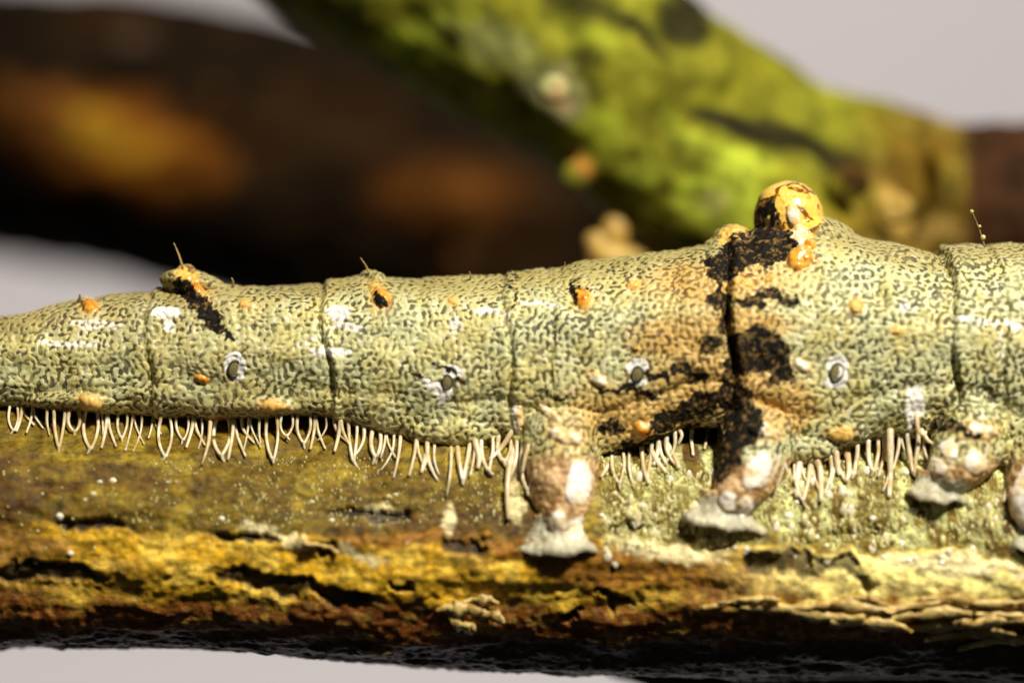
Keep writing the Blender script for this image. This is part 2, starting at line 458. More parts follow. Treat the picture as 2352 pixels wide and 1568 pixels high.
# long lateral furrow below the spiracles
fold -= (.05 + .12 * sstep(900, 1300, PX)) * np.exp(-((hz + .52 + .06 * np.sin(PX / 90.)) / .07) ** 2) * (st > 0)
rad = np.sqrt((yy - BY) ** 2 + (zz - zc[:, None]) ** 2) + 1e-6
yy = BY + (yy - BY) * (1 + (fold + sub) / rad); zz = zc[:, None] + (zz - zc[:, None]) * (1 + (fold + sub) / rad)
V = np.stack([(PX - 1176) * K * f, yy, zz], -1).reshape(-1, 3)
F = [list(a) for a in grid_faces(n, m)]; F.append(list(range(m))[::-1]); F.append(list(range((n - 1) * m, n * m)))
parts = [(V, F)]
px2 = lambda r: r * K
def lump(px, py, y, rx, ry, rz, rot=0.):
    R = Matrix.Rotation(math.radians(rot), 3, 'Y')
    parts.append(ellipsoid(P(px, py, y), (px2(rx), px2(ry), px2(rz)), 24, 16, R))
# first horn, hump and the knob before it, little dorsal peaks
lump(428, 648, 2.2, 62, 60, 30, 8); lump(424, 628, 2.2, 26, 26, 22); lump(470, 650, 2.2, 60, 60, 24, 20)
lump(850, 636, 2.4, 26, 30, 20); lump(868, 650, 2.0, 24, 34, 26)
lump(1812, 505, 2.4, 84, 86, 92); lump(1806, 470, 2.3, 68, 68, 52); lump(1880, 545, 2.4, 110, 100, 50, 20); lump(1780, 560, 2.4, 80, 95, 50)
lump(1684, 558, 2.2, 50, 60, 46); lump(1650, 580, 2.2, 46, 70, 36, -20)
lump(2055, 590, 2.4, 150, 110, 30, 12)
# front bulges of the underside between the legs
for (bx, by, rx, rz) in [(1045, 990, 110, 46), (1290, 1010, 110, 50), (1840, 1025, 95, 52), (1930, 985, 80, 50), (2090, 960, 70, 50), (2310, 1030, 90, 52), (600, 935, 110, 30), (180, 925, 110, 26)]:
    w_loc = np.interp(bx, pxs, W)
    lump(bx, by - 6, BY - w_loc * .62, rx * 1.15, 60, rz)
# prolegs: toward the viewer, then down to the flank of the twig
legs = []
for (pts, rs) in [
    ([(1292, 985, .2), (1290, 1060, -.6), (1290, 1110, -1.1), (1289, 1160, -1.5), (1284, 1192, -1.7), (1281, 1208, -1.6)], [102, 88, 78, 66, 50, 36]),
    ([(1745, 985, .0), (1728, 1050, -.8), (1712, 1095, -1.2), (1692, 1132, -1.45), (1674, 1154, -1.5), (1664, 1168, -1.4)], [98, 84, 74, 62, 48, 36]),
    ([(2235, 980, .0), (2218, 1030, -.8), (2200, 1062, -1.1), (2180, 1088, -1.2), (2162, 1104, -1.1), (2154, 1112, -1.0)], [96, 80, 70, 58, 44, 34]),
    ([(2420, 1010, -.2), (2405, 1090, -.9), (2392, 1140, -1.4), (2385, 1180, -1.7), (2380, 1200, -1.7), (2377, 1212, -1.6)], [104, 92, 84, 72, 52, 36])]:
    path = catmull([P(*a) for a in pts], 26)
    rr = np.interp(np.linspace(0, 5, 26), range(6), rs) * K
    parts.append(tube(path, rr, 28)); legs.append((path, rr))
# flared pads of the feet that grip the bark
def foot(px0, px1, py_base, py_top, ycen, tilt, waist):
    nu, nv = 96, 16
    V = []
    cxp = (px0 + px1) / 2; hw = (px1 - px0) / 2 * 1.12
    for j in range(nv):
        s = j / (nv - 1)                       # 0 = waist, 1 = rim
        rr = waist + (1 - waist) * s ** 2.4
        for i in range(nu):
            a = 2 * math.pi * i / nu
            wav = 1 + (.06 * math.sin(3 * a + px0) + .03 * math.sin(7 * a)) * s
            x_ = math.cos(a) * rr * hw * wav
            zpx = py_top + (py_base - py_top) * s + (5 * math.sin(2 * a + 1) + 6 * math.sin(3 * a) + 3 * math.sin(8 * a)) * s ** 2
            p = P(cxp + x_, zpx + x_ * tilt, ycen)
            V.append(p + np.array([0, math.sin(a) * rr * 1.15 * wav, 0]))
    V = np.array(V)
    rim = V[-nu:]
    V = np.vstack([V, rim + np.array([0, 0, -.22]), rim * .6 + .4 * rim.mean(0) + np.array([0, 0, -.12])])
    F = [list(q[::-1]) for q in grid_faces(nv + 2, nu)]
    F.append(list(range(nu))); F.append([(nv + 1) * nu + j for j in range(nu)][::-1])
    parts.append((V, F))
FEET = [(1180, 1376, 1258, 1180, -1.8, .02, .50), (1566, 1752, 1200, 1130, -1.6, .20, .48), (2082, 2216, 1138, 1082, -1.15, .18, .56), (2312, 2480, 1252, 1180, -1.8, .05, .5)]
for a in FEET: foot(*a)
body_m = remesh(parts, .052, 3, 'caterpillar_body')
v = get_v(body_m); nrm = get_n(body_m)
px, py = to_px(v)
WO = [(205, 702, 17, 13, 0), (443, 664, 30, 19, 50), (874, 684, 22, 17, 60), (1338, 684, 16, 21, 0), (1836, 592, 27, 25, 0), (462, 868, 15, 9, 20), (1482, 985, 26, 18, 0), (1858, 562, 12, 12, 0), (1325, 668, 10, 10, 0)]
WT = [(206, 922, 22, 13, 20), (628, 934, 28, 12, 0), (490, 966, 18, 10, 0), (1455, 655, 15, 12, 0), (1932, 996, 28, 14, 0), (1966, 702, 16, 14, 0), (862, 664, 13, 14, 0), (1770, 640, 16, 10, 0), (1690, 640, 15, 10, 0), (1720, 650, 13, 9, 0), (1466, 806, 10, 8, 0), (560, 700, 12, 9, 0), (1040, 690, 11, 9, 0), (2060, 760, 11, 9, 0)]
WC = [(1372, 870, 20, 12, 30), (1832, 542, 26, 22, 0), (1825, 500, 15, 28, -15), (1752, 988, 36, 17, 15), (1845, 842, 20, 12, 40), (2250, 990, 36, 17, 0), (1300, 1002, 36, 16, 10), (1262, 948, 30, 9, 35), (1195, 958, 7, 26, 0)]  # cream warts, plus one painted glint on the hump
PL = [(1330, 1110, 30, 50, 10), (1740, 1080, 30, 46, 28), (2240, 1060, 28, 24, 30), (2348, 1150, 24, 72, 4), (1282, 1200, 22, 24, 0), (1325, 1215, 18, 30, 25), (1672, 1150, 20, 22, 20), (1712, 1165, 16, 24, 40), (2150, 1070, 22, 16, 20), (2180, 1030, 16, 22, 0)]  # glossy leg plates, their highlights painted near-white
fr = np.clip(-nrm[:, 1] * 3 + .6, 0, 1) * (v[:, 1] < 2.7)
wj = 5 * fbm(v, 2.2, 2, 35)
dw = np.zeros(len(v))
for lst, hh in ((WO, .016), (WT, .012), (WC, .012), (PL, .006)):
    for (cx, cy, rx, ry, rot) in lst:
        e = np.clip(1 - ell(px + wj, py + wj, cx, cy, rx * 1.1, ry * 1.1, rot) ** 2, 0, 1)
        dw = np.maximum(dw, min(rx, ry) * hh * np.sqrt(e) * fr)
# labyrinth of fine grooves: narrow-band random field on the skin
rg = np.random.default_rng(5)
wv = v + .10 * np.stack([noise(v, 1.3, 81), noise(v, 1.3, 82), noise(v, 1.3, 83)], 1)
laby = np.zeros(len(v))
for k_ in range(60):
    dv_ = rg.normal(size=3); dv_ /= np.linalg.norm(dv_)
    laby += np.cos(wv @ (dv_ * 2 * np.pi / (.265 * rg.uniform(.75, 1.40))) + rg.uniform(0, 6.28))
laby /= math.sqrt(30)
smooth_k = 1 - .75 * sstep(1.2, .9, ell(px, py, 1812, 470, 90, 70))
d = smooth_k * (.075 * fbm(v, .9, 2, 21) + .03 * fbm(v, 2.6, 2, 22) + .013 * np.tanh(laby * 1.2) + .016 * noise(v, 6., 87)) + dw
v = v + nrm * d[:, None]
set_v(body_m, v)
px, py = to_px(v)
wpx = px + 13 * fbm(v, 1.6, 3, 31) + 6 * noise(v, 5., 33); wpy = py + 13 * fbm(v, 1.6, 3, 32) + 6 * noise(v, 5., 34)
def zone(lst, soft=.18, ax=None, ay=None):
    r = np.zeros(len(v)); ax = wpx if ax is None else ax; ay = wpy if ay is None else ay
    for (cx, cy, rx, ry, *e) in lst:
        r = np.maximum(r, (e[1] if len(e) > 1 else 1.) * sstep(1 + soft, 1 - soft, ell(ax, ay, cx, cy, rx, ry, e[0] if e else 0)))
    return r
dark = zone([
    (408, 648, 12, 20, 20), (430, 668, 16, 34, -40), (468, 712, 25, 58, -46), (512, 758, 15, 36, -50),
    (1700, 590, 88, 26, -8), (1660, 625, 30, 22), (1775, 560, 46, 44), (1762, 508, 34, 46, 10, .92), (1700, 560, 40, 16, -20, .6),
    (1655, 690, 26, 14), (1730, 690, 70, 10, -6), (1800, 680, 46, 14, 20, .8), (1662, 730, 12, 40),
    (1738, 800, 68, 46, 15), (1790, 850, 40, 26, 35), (1700, 840, 30, 20, 0, .8), (1630, 790, 36, 20, 0, .75), (1560, 848, 34, 14, 0, .9), (1600, 860, 22, 18, 0, .9), (1505, 862, 22, 14),
    (1692, 920, 50, 40, 20), (1705, 975, 50, 52, 10), (1600, 930, 60, 28, -30, .9), (1530, 965, 55, 22, -30, .85), (1660, 1040, 46, 70, 25, .9),
    (1440, 1045, 70, 22, -12), (1500, 1020, 50, 18, -20), (1400, 980, 40, 18, 0, .7), (1460, 900, 60, 9, 10, .8), (1390, 895, 30, 8, 20, .7), (1590, 1000, 60, 26, 0, .85),
    (1020, 850, 36, 6, 30, .9), (1054, 880, 20, 10), (1465, 806, 14, 10), (960, 860, 30, 5, 35, .8),
    (1650, 665, 10, 50, 10), (1672, 860, 10, 60, 5), (870, 690, 22, 12), (1318, 672, 8, 26, 15), (2085, 1060, 12, 24, -35, .8),
    (2140, 960, 60, 10, 0, .5), (2200, 985, 70, 12, 15, .7), (1180, 660, 7, 50, 0, .5), (1330, 640, 24, 5, -60, .6), (1280, 905, 60, 6, 12, .6), (1350, 660, 60, 4, 5, .5), (560, 820, 70, 3, 0, .4)])
dark *= (v[:, 1] < BY + 1.5)
tanz = zone([(1640, 650, 160, 60), (1700, 740, 120, 40), (1650, 880, 170, 90), (1480, 960, 170, 70), (1560, 780, 110, 60), (1800, 930, 80, 60), (470, 690, 50, 50, 0, .5), (1400, 900, 120, 30, 0, .5), (1290, 1080, 90, 60, 0, .6), (180, 730, 150, 30, 0, .3)], .5)
olivez = np.clip(sstep(70, 12, py - np.interp(px, pxs, top)) * .8 + .45 * sstep(-.1, .4, fbm(v, .35, 2, 51)) * sstep(1700, 300, px) + .6 * sstep(860, 960, py) * sstep(1100, 500, px), 0, 1) * (1 - .5 * tanz)
whitez = zone([(1040, 855, 26, 16), (1005, 895, 40, 11, 25), (985, 880, 26, 8, 20), (1020, 905, 18, 22, 0, .9), 
    (380, 718, 34, 14, 0, .9), (385, 750, 16, 18, 0, .7), (220, 745, 70, 12, 0, .6), (160, 790, 90, 9, 0, .6), (780, 720, 30, 20, 0, .8), (800, 750, 40, 10, 0, .7), (760, 805, 60, 11, 0, .75), (700, 790, 50, 10, -20, .5), (1120, 712, 36, 8, 0, .7), (1170, 725, 12, 20, 0, .6), (1240, 700, 60, 8, 8, .6), (1045, 745, 18, 22, 0, .6), (2100, 925, 24, 40, 5, .9), (2095, 960, 12, 40, 0, .8), (1185, 960, 8, 40, 0, .8), (1260, 945, 40, 8, 30, .6), (2240, 735, 60, 10, 12, .6), (2330, 745, 30, 12, 20, .8), (2300, 800, 10, 50, 0, .5), (2080, 700, 14, 14, 0, .6), (1640, 975, 18, 60, 0, .35)], .3, px + .5 * (wpx - px), py + .5 * (wpy - py))
whitez = np.maximum(whitez, zone([(539, 838, 27, 32), (545, 862, 16, 12), (1465, 840, 27, 16), (1466, 876, 20, 10), (1924, 838, 27, 22), (1930, 858, 20, 26), (1918, 876, 26, 14)], .2, px + .2 * (wpx - px), py + .2 * (wpy - py)))
whitez = whitez * (v[:, 1] < BY)  # blown highlights painted white, together with the white spiracle rings
gold = zone([(1812, 478, 82, 66), (1830, 520, 44, 40), (1690, 538, 40, 22, -20, .6), (425, 622, 30, 18, 0, .7)], .15)
pinkz = np.zeros(len(v))
for path, rr in legs:
    for c, r in zip(path[6:], rr[6:]):
        pinkz = np.maximum(pinkz, sstep(1.5, 1.05, np.linalg.norm(v - c, axis=1) / r))
pinkz *= sstep(1035, 1075, wpy)
net = .05 * fbm(v, .4, 2, 61) - .05 * sstep(760, 700, np.abs(px - 600)) * 0 - .07 * zone([(170, 770, 190, 38), (560, 790, 260, 30), (1000, 780, 220, 40), (1800, 770, 120, 40), (2180, 790, 120, 60)], .5) + .02 * sstep(1500, 2000, px)
jx, jy = px + wj, py + wj
def spots(lst, grow, soft): return zone([(a, b, c * grow, d_ * grow, e) for (a, b, c, d_, e) in lst], soft, jx, jy) * (v[:, 1] < 2.7)
set_attr(body_m, 'orange', spots(WO, 1., .25)); set_attr(body_m, 'amber', spots(WT, 1., .3)); set_attr(body_m, 'cream', spots(WC, 1., .25)); set_attr(body_m, 'shine', spots(PL, 1., .16))
halo = .7 * np.maximum(spots(WO, 1.5, .4), spots(WT + WC, 1.35, .4))
set_attr(body_m, 'laby', laby)
dark = sstep(.36, .62, dark + .17 * laby + (.16 * noise(v, 2.2, 85) + .16 * noise(v, 7., 86)) * (dark > .05)) * (dark > .02)
whitez = sstep(.40, .75, whitez + .12 * laby)
footz = np.zeros(len(v))
for (a, b, c, d_, yc, tl, wa) in FEET:
    xx = (px - (a + b) / 2) / ((b - a) / 2 * 1.25)
    line_ = d_ + 8 + (px - (a + b) / 2) * tl
    footz = np.maximum(footz, (np.abs(xx) < 1) * sstep(-8, 14, py + wj - line_) * (v[:, 1] < 0.5))
for k_, a_ in (('halo', halo), ('foot', footz), ('dark', dark), ('tan', np.clip(tanz, 0, 1)), ('olive', olivez), ('white', np.clip(whitez, 0, 1)), ('gold', gold), ('pink', pinkz), ('net', net)):
    set_attr(body_m, k_, a_)
body = add('body', body_m, M_SKIN, cat)
_v, _f = join(parts)
BB = BVHTree.FromPolygons([tuple(c) for c in _v], [tuple(c) for c in _f])

# breathing holes
tor = []
for i in range(28):
    for j in range(10):
        a, b = 2 * math.pi * i / 28, 2 * math.pi * j / 10
        tor.append(((1 + .17 * math.cos(b)) * math.cos(a), (1 + .17 * math.cos(b)) * math.sin(a), .25 * math.sin(b)))
tor_f = [list(q) for q in grid_faces(28, 10)] + [[27 * 10 + j, 27 * 10 + (j + 1) % 10, (j + 1) % 10, j] for j in range(10)]
rim_mesh = mesh_from(np.array(tor) / MM, tor_f, 'spiracle_rim')
dv, df = ellipsoid((0, 0, 0), (1, 1, .22), 24, 8)
sp_mesh = mesh_from(dv / MM, df, 'spiracle')
for (sx, sy, rx, ry, rot) in [(538, 846, 14, 19, 8), (1028, 877, 11, 16, 0), (1465, 858, 13, 16, 5), (1922, 855, 14, 20, 12)]:
    loc, nr, _, _ = hit(BB, sx, sy)
    z = nr.normalized(); x = Vector((math.cos(math.radians(rot)), 0, -math.sin(math.radians(rot)))); x = (x - z * x.dot(z)).normalized(); y = z.cross(x)
    M = Matrix((x, y, z)).transposed().to_4x4(); M.translation = (loc + z * .03) * MM
    o = add('spiracle', sp_mesh, M_SPIR, cat); o.matrix_world = M @ Matrix.Diagonal((rx * K * MM, ry * K * MM, 12 * K * MM, 1))
    r_ = add('rim', rim_mesh, M_RIM, o)

# fringe: each filament a limp, fleshy thread hanging from the ledge
def tw_y(px_, py_, y):
    h = hit(TWB, px_, py_)[0]
    return y if h is None else min(y, h.y - .10)
def filament(pts, r, r_end=.4):
    return tube(catmull(pts, 12), np.linspace(r, r * r_end, 12) * K, 7)
bot_i = lambda x: np.interp(x, pxs, bot)
def root(x, dy=-8):
    y0 = bot_i(x) + dy
    for k in range(8):
        h = hit(BB, x, y0 - 5 * k)[0]
        if h is not None and h.y < 2.6: return np.array(h) + np.array([0, .12, 0])
    return None
def fil_obj(vf):
    add('filament', mesh_from(*vf, 'filament'), M_FIL, cat)
x = 22.0
skip = [(1208, 1376), (1655, 1795), (2150, 2290)]
while x < 2360:
    if any(a < x < b for a, b in skip):
        x += 12; continue
    big = sstep(700, 1100, np.array([x]))[0]
    if 1560 < x < 1650 or 2200 < x < 2300: x += 10; continue
    if random.random() < .10: x += random.uniform(10, 26)
    L = random.uniform(44, 102) * (1 + .25 * big * random.random())
    r = random.uniform(3.2, 5.6) * (1 + .15 * big)
    kind = random.random()
    def point(px_, dyp, outw):
        y_ = bot_i(min(max(px_, -300), 2700)) + dyp
        base_y = tw_y(px_, y_, 9)
        return px_, y_, base_y
    def chain(xa, xb, L, hook):
        ra = root(xa)
        if ra is None: return None
        ps = [ra]
        for (u, hx) in ((.35, 0), (.7, hook * .4), (1., hook)):
            xx = xa + (xb - xa) * u + hx; yy_ = bot_i(xa) + L * u
            ty = tw_y(xx, yy_, 5.)
            ps.append(P(xx, yy_, min(ra[1] - .25 * u, ty - .05)))
        return ps
    hook = random.uniform(-26, 30)
    if kind < .42:                                   # single hooked thread
        c = chain(x, x + random.uniform(-10, 10), L, hook)
        if c: fil_obj(filament(c, r))
        x += random.uniform(13, 20)
    elif kind < .80:                                 # two roots that meet in a loop or V
        gap = random.uniform(16, 30); xm = x + gap * random.uniform(.35, .65)
        c1 = chain(x, xm, L, 0); c2 = chain(x + gap, xm, L * random.uniform(.92, 1.0), 0)
        if c1 and c2:
            bow = random.uniform(.02, .22)
            c1[1][0] -= bow; c2[1][0] += bow; c1[2][0] -= bow; c2[2][0] += bow
            c2[-1] = c1[-1] + np.array([.04, 0, .02])
            tail = c1[-1] + np.array([random.uniform(-.15, .25), -.04, -random.uniform(.1, .3)])
            fil_obj(join([filament(c1, r, .8), filament(c2, r * .9, .8), filament([c1[-1] + np.array([0, 0, .1]), (c1[-1] + tail) / 2, tail], r * .9, .5)]))
        x += gap + random.uniform(9, 16)
    else:                                            # one root that parts in two
        c1 = chain(x, x - random.uniform(4, 14), L, -5); c2 = chain(x, x + random.uniform(8, 20), L * random.uniform(.7, 1), 8)
        if c1 and c2: fil_obj(join([filament(c1, r, .6), filament(c2, r * .85, .6)]))
        x += random.uniform(16, 26)

# long dangling threads that show before the leg gaps and on the right
def thread(pxpts, r, r_end=.6):
    ps = []
    for i, (a, b) in enumerate(pxpts):
        if i == 0:
            h = hit(BB, a, b)[0]
            ps.append(np.array(h) + np.array([0, .1, 0]) if h is not None else P(a, b, 0))
        else:
            ps.append(P(a, b, min(ps[0][1] - .2, tw_y(a, b, 5.) - .06)))
    fil_obj(filament(ps, r, r_end))
for pts, r in [([(1185, 1022), (1172, 1060), (1165, 1120), (1168, 1190)], 9), ([(1215, 1022), (1206, 1050), (1200, 1085)], 6), ([(1180, 985), (1150, 1030), (1125, 1055)], 7), ([(1590, 985), (1588, 1010), (1592, 1045)], 6),
               ([(1628, 985), (1624, 1005), (1618, 1030)], 6), ([(1560, 985), (1566, 1000), (1558, 1020)], 5), ([(2045, 985), (2044, 1030), (2045, 1090), (2042, 1140)], 9), ([(1838, 1058), (1832, 1090), (1830, 1140)], 9), ([(1876, 1055), (1884, 1085), (1886, 1150)], 9),
               ([(1920, 1035), (1924, 1070), (1928, 1090)], 8), ([(1946, 1030), (1950, 1080), (1944, 1106)], 8), ([(1790, 1045), (1780, 1080), (1765, 1110)], 6), ([(2115, 985), (2130, 1010), (2145, 1020)], 6), ([(2105, 950), (2110, 990), (2125, 1000)], 6), ([(2270, 1020), (2262, 1050), (2235, 1062)], 5), ([(2310, 1055), (2330, 1090), (2320, 1140)], 8),
               ([(1490, 1025), (1510, 1060), (1530, 1085)], 8), ([(1460, 1040), (1480, 1080), (1490, 1110)], 7), ([(1525, 1012), (1545, 1040), (1560, 1075)], 9), ([(1405, 1050), (1390, 1080), (1380, 1095)], 6), ([(985, 1022), (975, 1060), (968, 1085)], 8), ([(1090, 1010), (1100, 1050), (1098, 1075)], 8)]:
    thread(pts, r)

# short stiff hairs on the back, one with clinging droplets
def seta(a, b, r, drops=()):
    h = hit(BB, a[0], a[1] + 10)[0]
    p0 = np.array(h) if h is not None else P(a[0], a[1], BY)
    p0 = P(a[0], a[1] + 6, BY if h is None else p0[1]); p1 = P(b[0], b[1], p0[1] - .2)
    o = add('seta', mesh_from(*tube(catmull([p0, (p0 + p1) / 2 + np.array([.04, 0, 0]), p1], 8), np.linspace(r, r * .35, 8) * K, 6), 'seta'), M_SETA, cat)
    for (dx, dy, dr) in drops:
        add('droplet', mesh_from(*ellipsoid(P(dx, dy, p1[1]), (dr * K,) * 3, 14, 10), 'droplet'), M_GRAN, o)
seta((420, 612), (399, 558), 4); seta((848, 622), (828, 592), 3); seta((535, 652), (532, 638), 4); seta((180, 686), (183, 676), 5); seta((1290, 612), (1298, 602), 3)
seta((2262, 562), (2232, 484), 2.5, [(2232, 486, 5), (2250, 520, 4), (2258, 545, 6)])
seta((1080, 634), (1078, 624), 3)

# ------------------------------------------------------------------ loose bark and granules on the twig, with added glint grains
def strip(x0, y0, x1, y1, w, lift0, lift1):
    """a fibrous splinter of bark lying along the twig, one end standing off"""
    N = 26; V = []
    ph = random.uniform(0, 6)
    for k in range(N):
        u = k / (N - 1)
        ww = w * (math.sin(math.pi * min(.97, .06 + u * .9)) ** .5) * (1 + .3 * math.sin(9 * u + ph) + .15 * math.sin(23 * u + ph))
        lf = lift0 + (lift1 - lift0) * u ** 2 + .04 * math.sin(11 * u + ph)
        for (du, dl) in ((-1, .0), (-.4, .10), (.5, .09), (1, -.02), (.4, -.08), (-.5, -.08)):
            xx = x0 + (x1 - x0) * u; yy_ = y0 + (y1 - y0) * u + 4 * math.sin(5 * u + ph) + du * ww / 2
            h, nn, _, _ = hit(TWB, xx, yy_)
            if h is None: h = Vector(P(xx, yy_, TW_Y - .8)); nn = Vector((0, -.6, -.8))
            V.append(np.array(h) + np.array(nn) * (lf + dl))
    V = np.array(V); F = [list(q) for q in grid_faces(N, 6)] + [[5, 4, 3, 2, 1, 0], [(N - 1) * 6 + i for i in range(6)]]
    add('bark_strip', mesh_from(V, F, 'bark_strip'), M_FLAKE, twig)
for a in [(1612, 1390, 1790, 1372, 14, .05, .25), (1700, 1398, 1905, 1386, 22, .05, .2), (1790, 1404, 1985, 1412, 26, .06, .3), (1860, 1384, 2050, 1396, 20, .1, .25), (1905, 1420, 2090, 1436, 26, .06, .35), (1985, 1400, 2180, 1380, 18, .1, .3), (2010, 1420, 2230, 1398, 24, .1, .35), (2060, 1446, 2290, 1412, 24, .1, .4),
          (2110, 1366, 2230, 1380, 16, .12, .3), (2120, 1460, 2330, 1440, 22, .1, .35), (2170, 1432, 2420, 1405, 22, .12, .4), (2200, 1480, 2440, 1452, 24, .1, .4), (2230, 1384, 2400, 1372, 18, .1, .3), (2240, 1406, 2460, 1430, 20, .1, .3), (2260, 1460, 2480, 1476, 22, .1, .4), (1650, 1380, 1740, 1376, 8, .1, .2), (1940, 1372, 2040, 1378, 12, .1, .2),
          (1000, 1402, 1110, 1388, 30, .1, .45), (1030, 1420, 1090, 1436, 26, .1, .4), (1090, 1396, 1160, 1422, 30, .1, .4), (1060, 1380, 1150, 1370, 22, .12, .3), (700, 1240, 780, 1262, 10, .05, .2), (820, 1490, 900, 1496, 8, .05, .15)]:
    strip(*a)

gv, gf = [], []
unit, uf = ellipsoid((0, 0, 0), (1, 1, 1), 6, 5)
parts_g = []
def scatter(cnt, x0, x1, ylo, yhi, r0, r1, elong):
    k = 0
    while k < cnt:
        gx, gy = random.uniform(x0, x1), random.uniform(ylo, yhi)
        h, nn, _, _ = hit(TWB, gx, gy); k += 1
        if h is None: continue
        if noise(np.array([[h.x, h.y, h.z]]), .8, 5)[0] < random.uniform(-.6, .3): continue
        r = random.uniform(r0, r1) * K
        s = np.array([r, r, r * random.uniform(1, elong)])
        parts_g.append((unit * s + np.array(h), uf))
scatter(4200, 1380, 2360, 1050, 1255, 1.6, 3.8, 3.2)
scatter(90, 1380, 2360, 1075, 1250, 5, 11, 2.2)
scatter(900, 300, 1200, 1050, 1210, 1.2, 2.6, 3.0)
scatter(120, -50, 700, 1060, 1260, 1.5, 3.5, 1.5)
g = add('silk_granules', mesh_from(*join(parts_g), 'silk_granules'), M_GRAN, twig)
g['kind'] = 'stuff'
parts_g = []
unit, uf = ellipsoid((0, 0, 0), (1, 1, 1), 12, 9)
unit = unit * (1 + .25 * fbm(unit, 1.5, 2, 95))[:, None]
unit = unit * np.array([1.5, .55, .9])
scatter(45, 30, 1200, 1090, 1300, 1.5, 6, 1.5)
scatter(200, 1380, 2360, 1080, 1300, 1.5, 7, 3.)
g = add('glint_grains', mesh_from(*join(parts_g), 'glint_grains'), simple_mat('glint_grain', (.60, .50, .26), (.86, .82, .70), 1.5, .15, .8, .2, .04), twig)  # pale grains added to stand in for wet glints
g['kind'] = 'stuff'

# ------------------------------------------------------------------ branches behind
def colour_branch(mesh, fn):
    v = get_v(mesh); x_, y_ = to_px(v); set_col(mesh, 'col', fn(v, x_, y_))

gb = thing('lichen_branch', 'thick forked branch coated in yellow-green lichen behind the caterpillar', 'branch')
def limb(pts, rs, y):
    path = catmull([P(a, b, c) for (a, b, c) in pts], 40)
    rr = np.interp(np.linspace(0, len(rs) - 1, 40), range(len(rs)), rs) * K * (D + y) / D
    return tube(path, rr, 40)
gparts = [limb([(150, -570, 21), (640, -275, 20), (1100, 0, 19), (1420, 190, 18), (1560, 300, 18)], [255, 260, 262, 255, 235], 19),
          limb([(1330, 150, 18), (1520, 340, 17), (1700, 480, 16), (1900, 640, 15), (2200, 900, 14)], [215, 205, 190, 178, 170], 16),
          limb([(1350, 120, 18), (1600, 280, 19), (1820, 400, 20), (2060, 450, 21), (2200, 468, 21), (2400, 480, 21), (2800, 490, 21)], [225, 225, 210, 205, 192, 188, 186], 20),
          limb([(2090, 280, 20), (2160, 350, 16.5), (2175, 430, 15.8), (2150, 540, 16.), (2100, 640, 17)], [30, 36, 40, 40, 40], 18),
          ]
for (a, b, c, r) in [(2060, 480, 12.2, 52), (1270, 205, 10.2, 40), (1320, 400, 14, 40), (1950, 420, 12, 60)]:
    gparts.append(ellipsoid(P(a, b, c), (r * K * 1.1, r * K * .5, r * K), 18, 12))
gm = remesh(gparts, .30, 6, 'lichen_branch_bark')
v = get_v(gm); nn = get_n(gm)
v = v + nn * (.28 * fbm(v, .22, 3, 101) + .10 * fbm(v, .9, 3, 102))[:, None]; set_v(gm, v)
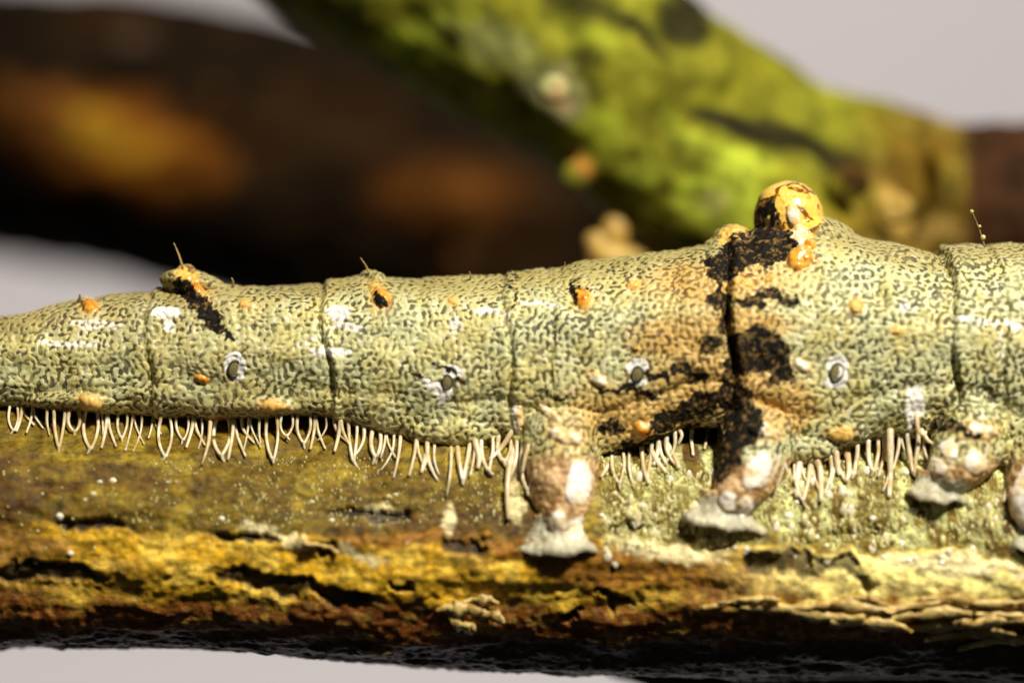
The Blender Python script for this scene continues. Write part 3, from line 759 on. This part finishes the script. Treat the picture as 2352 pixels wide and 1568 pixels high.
def gcol(v, x_, y_):
    a = fbm(v, .16, 3, 111); b = fbm(v, .5, 3, 112)
    wx_ = x_ + 40 * fbm(v, .35, 3, 113); wy_ = y_ + 40 * fbm(v, .35, 3, 114)
    c = np.tile(C(.150, .150, .010), (len(v), 1))
    c = blend(c, sstep(-.2, .5, b), C(.205, .205, .018))
    c = blend(c, .6 * sstep(.2, .7, a), C(.14, .13, .008))
    for (cx, cy, rx, ry, rot, k_) in [(945, 90, 70, 70, 0, 1), (1640, 470, 90, 70, 0, 1), (1700, 390, 70, 60, 0, .9), (1000, 20, 90, 30, 0, .7), (1480, 390, 60, 40, 20, .6), (1360, 290, 70, 40, 30, .6), (1600, 330, 60, 30, 30, .6), (1380, 110, 60, 40, 30, .4), (1550, 270, 40, 25, 0, .5)]:
        c = blend(c, k_ * sstep(1.35, .4, ell(wx_, wy_, cx, cy, rx, ry, rot)), C(.33, .39, .03))
    c = blend(c, sstep(1.3, .4, ell(x_, y_, 1640, 462, 40, 30)) * .7, C(.6, .55, .16))
    c = blend(c, sstep(1.4, .6, ell(wx_, wy_, 1270, 205, 66, 46)) * .6, C(.42, .40, .22)); c = blend(c, sstep(1.2, .3, ell(wx_, wy_, 1278, 205, 36, 24)) * .6, C(.55, .28, .12))
    c = blend(c, .7 * sstep(1.4, .5, ell(wx_, wy_, 1130, 110, 130, 50, 30)), C(.30, .32, .10))
    for (cx, cy, rx, ry, rot, k_) in [(1830, 330, 230, 38, 22, .96), (1670, 265, 60, 26, 25, .95), (1990, 400, 120, 40, 15, .9), (1580, 30, 60, 70, 50, .95), (1440, 60, 130, 26, 30, .7), (1300, 10, 110, 24, 25, .7), (1240, 250, 30, 18, 0, .5), (1350, 160, 40, 16, 30, .6), (1490, 90, 90, 20, 28, .7)]:
        c = blend(c, k_ * sstep(1.3, .6, ell(wx_, wy_, cx, cy, rx, ry, rot)), C(.014, .012, .004))
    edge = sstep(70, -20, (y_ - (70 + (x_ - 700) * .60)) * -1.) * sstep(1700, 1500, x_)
    c = blend(c, .55 * edge, C(.05, .055, .012))  # shadow side of the branch, shade darkened into the colour
    rb = sstep(1880, 2120, wx_ + .4 * (wy_ - 300))
    br = blend(np.tile(C(.10, .045, .005), (len(v), 1)), sstep(-.2, .5, b), C(.16, .10, .014))
    c = blend(c, rb * .8, br)
    c = blend(c, .9 * sstep(1.3, .6, ell(wx_, wy_, 2060, 475, 50, 50)), C(.50, .33, .08))
    c = blend(c, .8 * sstep(1.3, .6, ell(wx_, wy_, 2150, 540, 90, 34)), C(.30, .20, .05))
    c = blend(c, .8 * sstep(1.4, .6, ell(wx_, wy_, 1330, 405, 36, 24)), C(.40, .16, .03))
    c = blend(c, sstep(2195, 2225, x_ - .02 * y_), C(.035, .014, .005))
    return c
colour_branch(gm, gcol)
add('bark', gm, M_GREEN, gb)
bv, bf = join([ellipsoid(P(1412, 535, 15), (34 * K * 1.12, 30 * K, 46 * K * 1.12), 20, 14, Matrix.Rotation(.25, 3, 'Y')), ellipsoid(P(1368, 560, 15), (30 * K, 28 * K, 32 * K), 18, 12, Matrix.Rotation(-.5, 3, 'Y')), ellipsoid(P(1400, 590, 15), (60 * K, 40 * K, 34 * K), 18, 12)])
add('bud', mesh_from(bv, bf, 'bud'), M_BUD, gb)
tv, tf = tube(catmull([P(1400, 600, 15), P(1470, 590, 16), P(1560, 540, 17)], 12), np.linspace(.7, .9, 12), 12)
add('bud_stalk', mesh_from(tv, tf, 'bud_stalk'), M_BUD, gb)

bb = thing('brown_branch', 'dark brown bare branch running far behind the lichen-coated fork', 'branch')
bparts = [limb([(-700, 170, 60), (-300, 235, 58), (100, 290, 56), (300, 318, 55), (800, 420, 54), (1300, 560, 53), (2000, 760, 52)], [312, 316, 322, 330, 330, 320, 310], 55)]
for (a, b, c, r) in [(500, 240, 44, 22), (1065, 480, 43, 30), (1035, 590, 44, 30)]:
    bparts.append(ellipsoid(P(a, b, c), (r * K * 1.3,) * 3, 16, 10))
bm_ = remesh(bparts, .42, 6, 'brown_branch_bark')
v = get_v(bm_); nn = get_n(bm_)
v = v + nn * (.6 * fbm(v * np.array([.4, 1, 1]), .2, 3, 121) + .2 * fbm(v, .8, 2, 122))[:, None]; set_v(bm_, v)
def bcol(v, x_, y_):
    a = fbm(v * np.array([.6, 1, 1]), .16, 3, 131)
    a2 = fbm(v, .3, 3, 132); a3 = fbm(v, .45, 3, 133)
    c = np.tile(C(.010, .006, .003), (len(v), 1))
    c = blend(c, .5 * sstep(.1, .6, a), C(.03, .013, .004))
    for (cx, cy, rx, ry, rot, cc, k_) in [(280, 340, 330, 110, 8, (.20, .065, .007), 1), (60, 280, 160, 90, 15, (.22, .08, .015), .9), (220, 305, 100, 40, 22, (.34, .20, .014), .8), (340, 350, 110, 36, 8, (.30, .17, .013), .7), (1050, 460, 220, 90, 10, (.10, .034, .005), .9), (505, 235, 26, 22, 0, (.14, .05, .01), .8), (1075, 480, 40, 34, 0, (.16, .06, .012), 1), (1040, 590, 36, 30, 0, (.10, .04, .01), 1), (305, 80, 40, 30, 0, (.05, .03, .02), 1)]:
        c = blend(c, k_ * sstep(1.35, .45, ell(x_ + 60 * a2, y_ + 40 * a3, cx, cy, rx, ry, rot) + .35 * a + .5 * a3 ** 2), C(*cc))
    return c
colour_branch(bm_, bcol)
add('bark', bm_, M_BROWN, bb)

sb = thing('shaded_branch', 'blackish branch in shadow close beneath the pitted ochre twig', 'branch')
sm = remesh([limb([(1180, 1360, 8), (1420, 1420, 8.5), (1800, 1500, 9), (2352, 1560, 9.5), (2800, 1600, 10)], [60, 130, 170, 190, 190], 9)], .25, 4, 'shaded_branch_bark')
v = get_v(sm); nn = get_n(sm); v = v + nn * (.25 * fbm(v, .4, 3, 141))[:, None]; set_v(sm, v)
colour_branch(sm, lambda v, x_, y_: blend(np.tile(C(.03, .02, .01), (len(v), 1)), sstep(0, .5, fbm(v, .4, 3, 142)), C(.05, .03, .014)))
add('bark', sm, M_BROWN, sb)
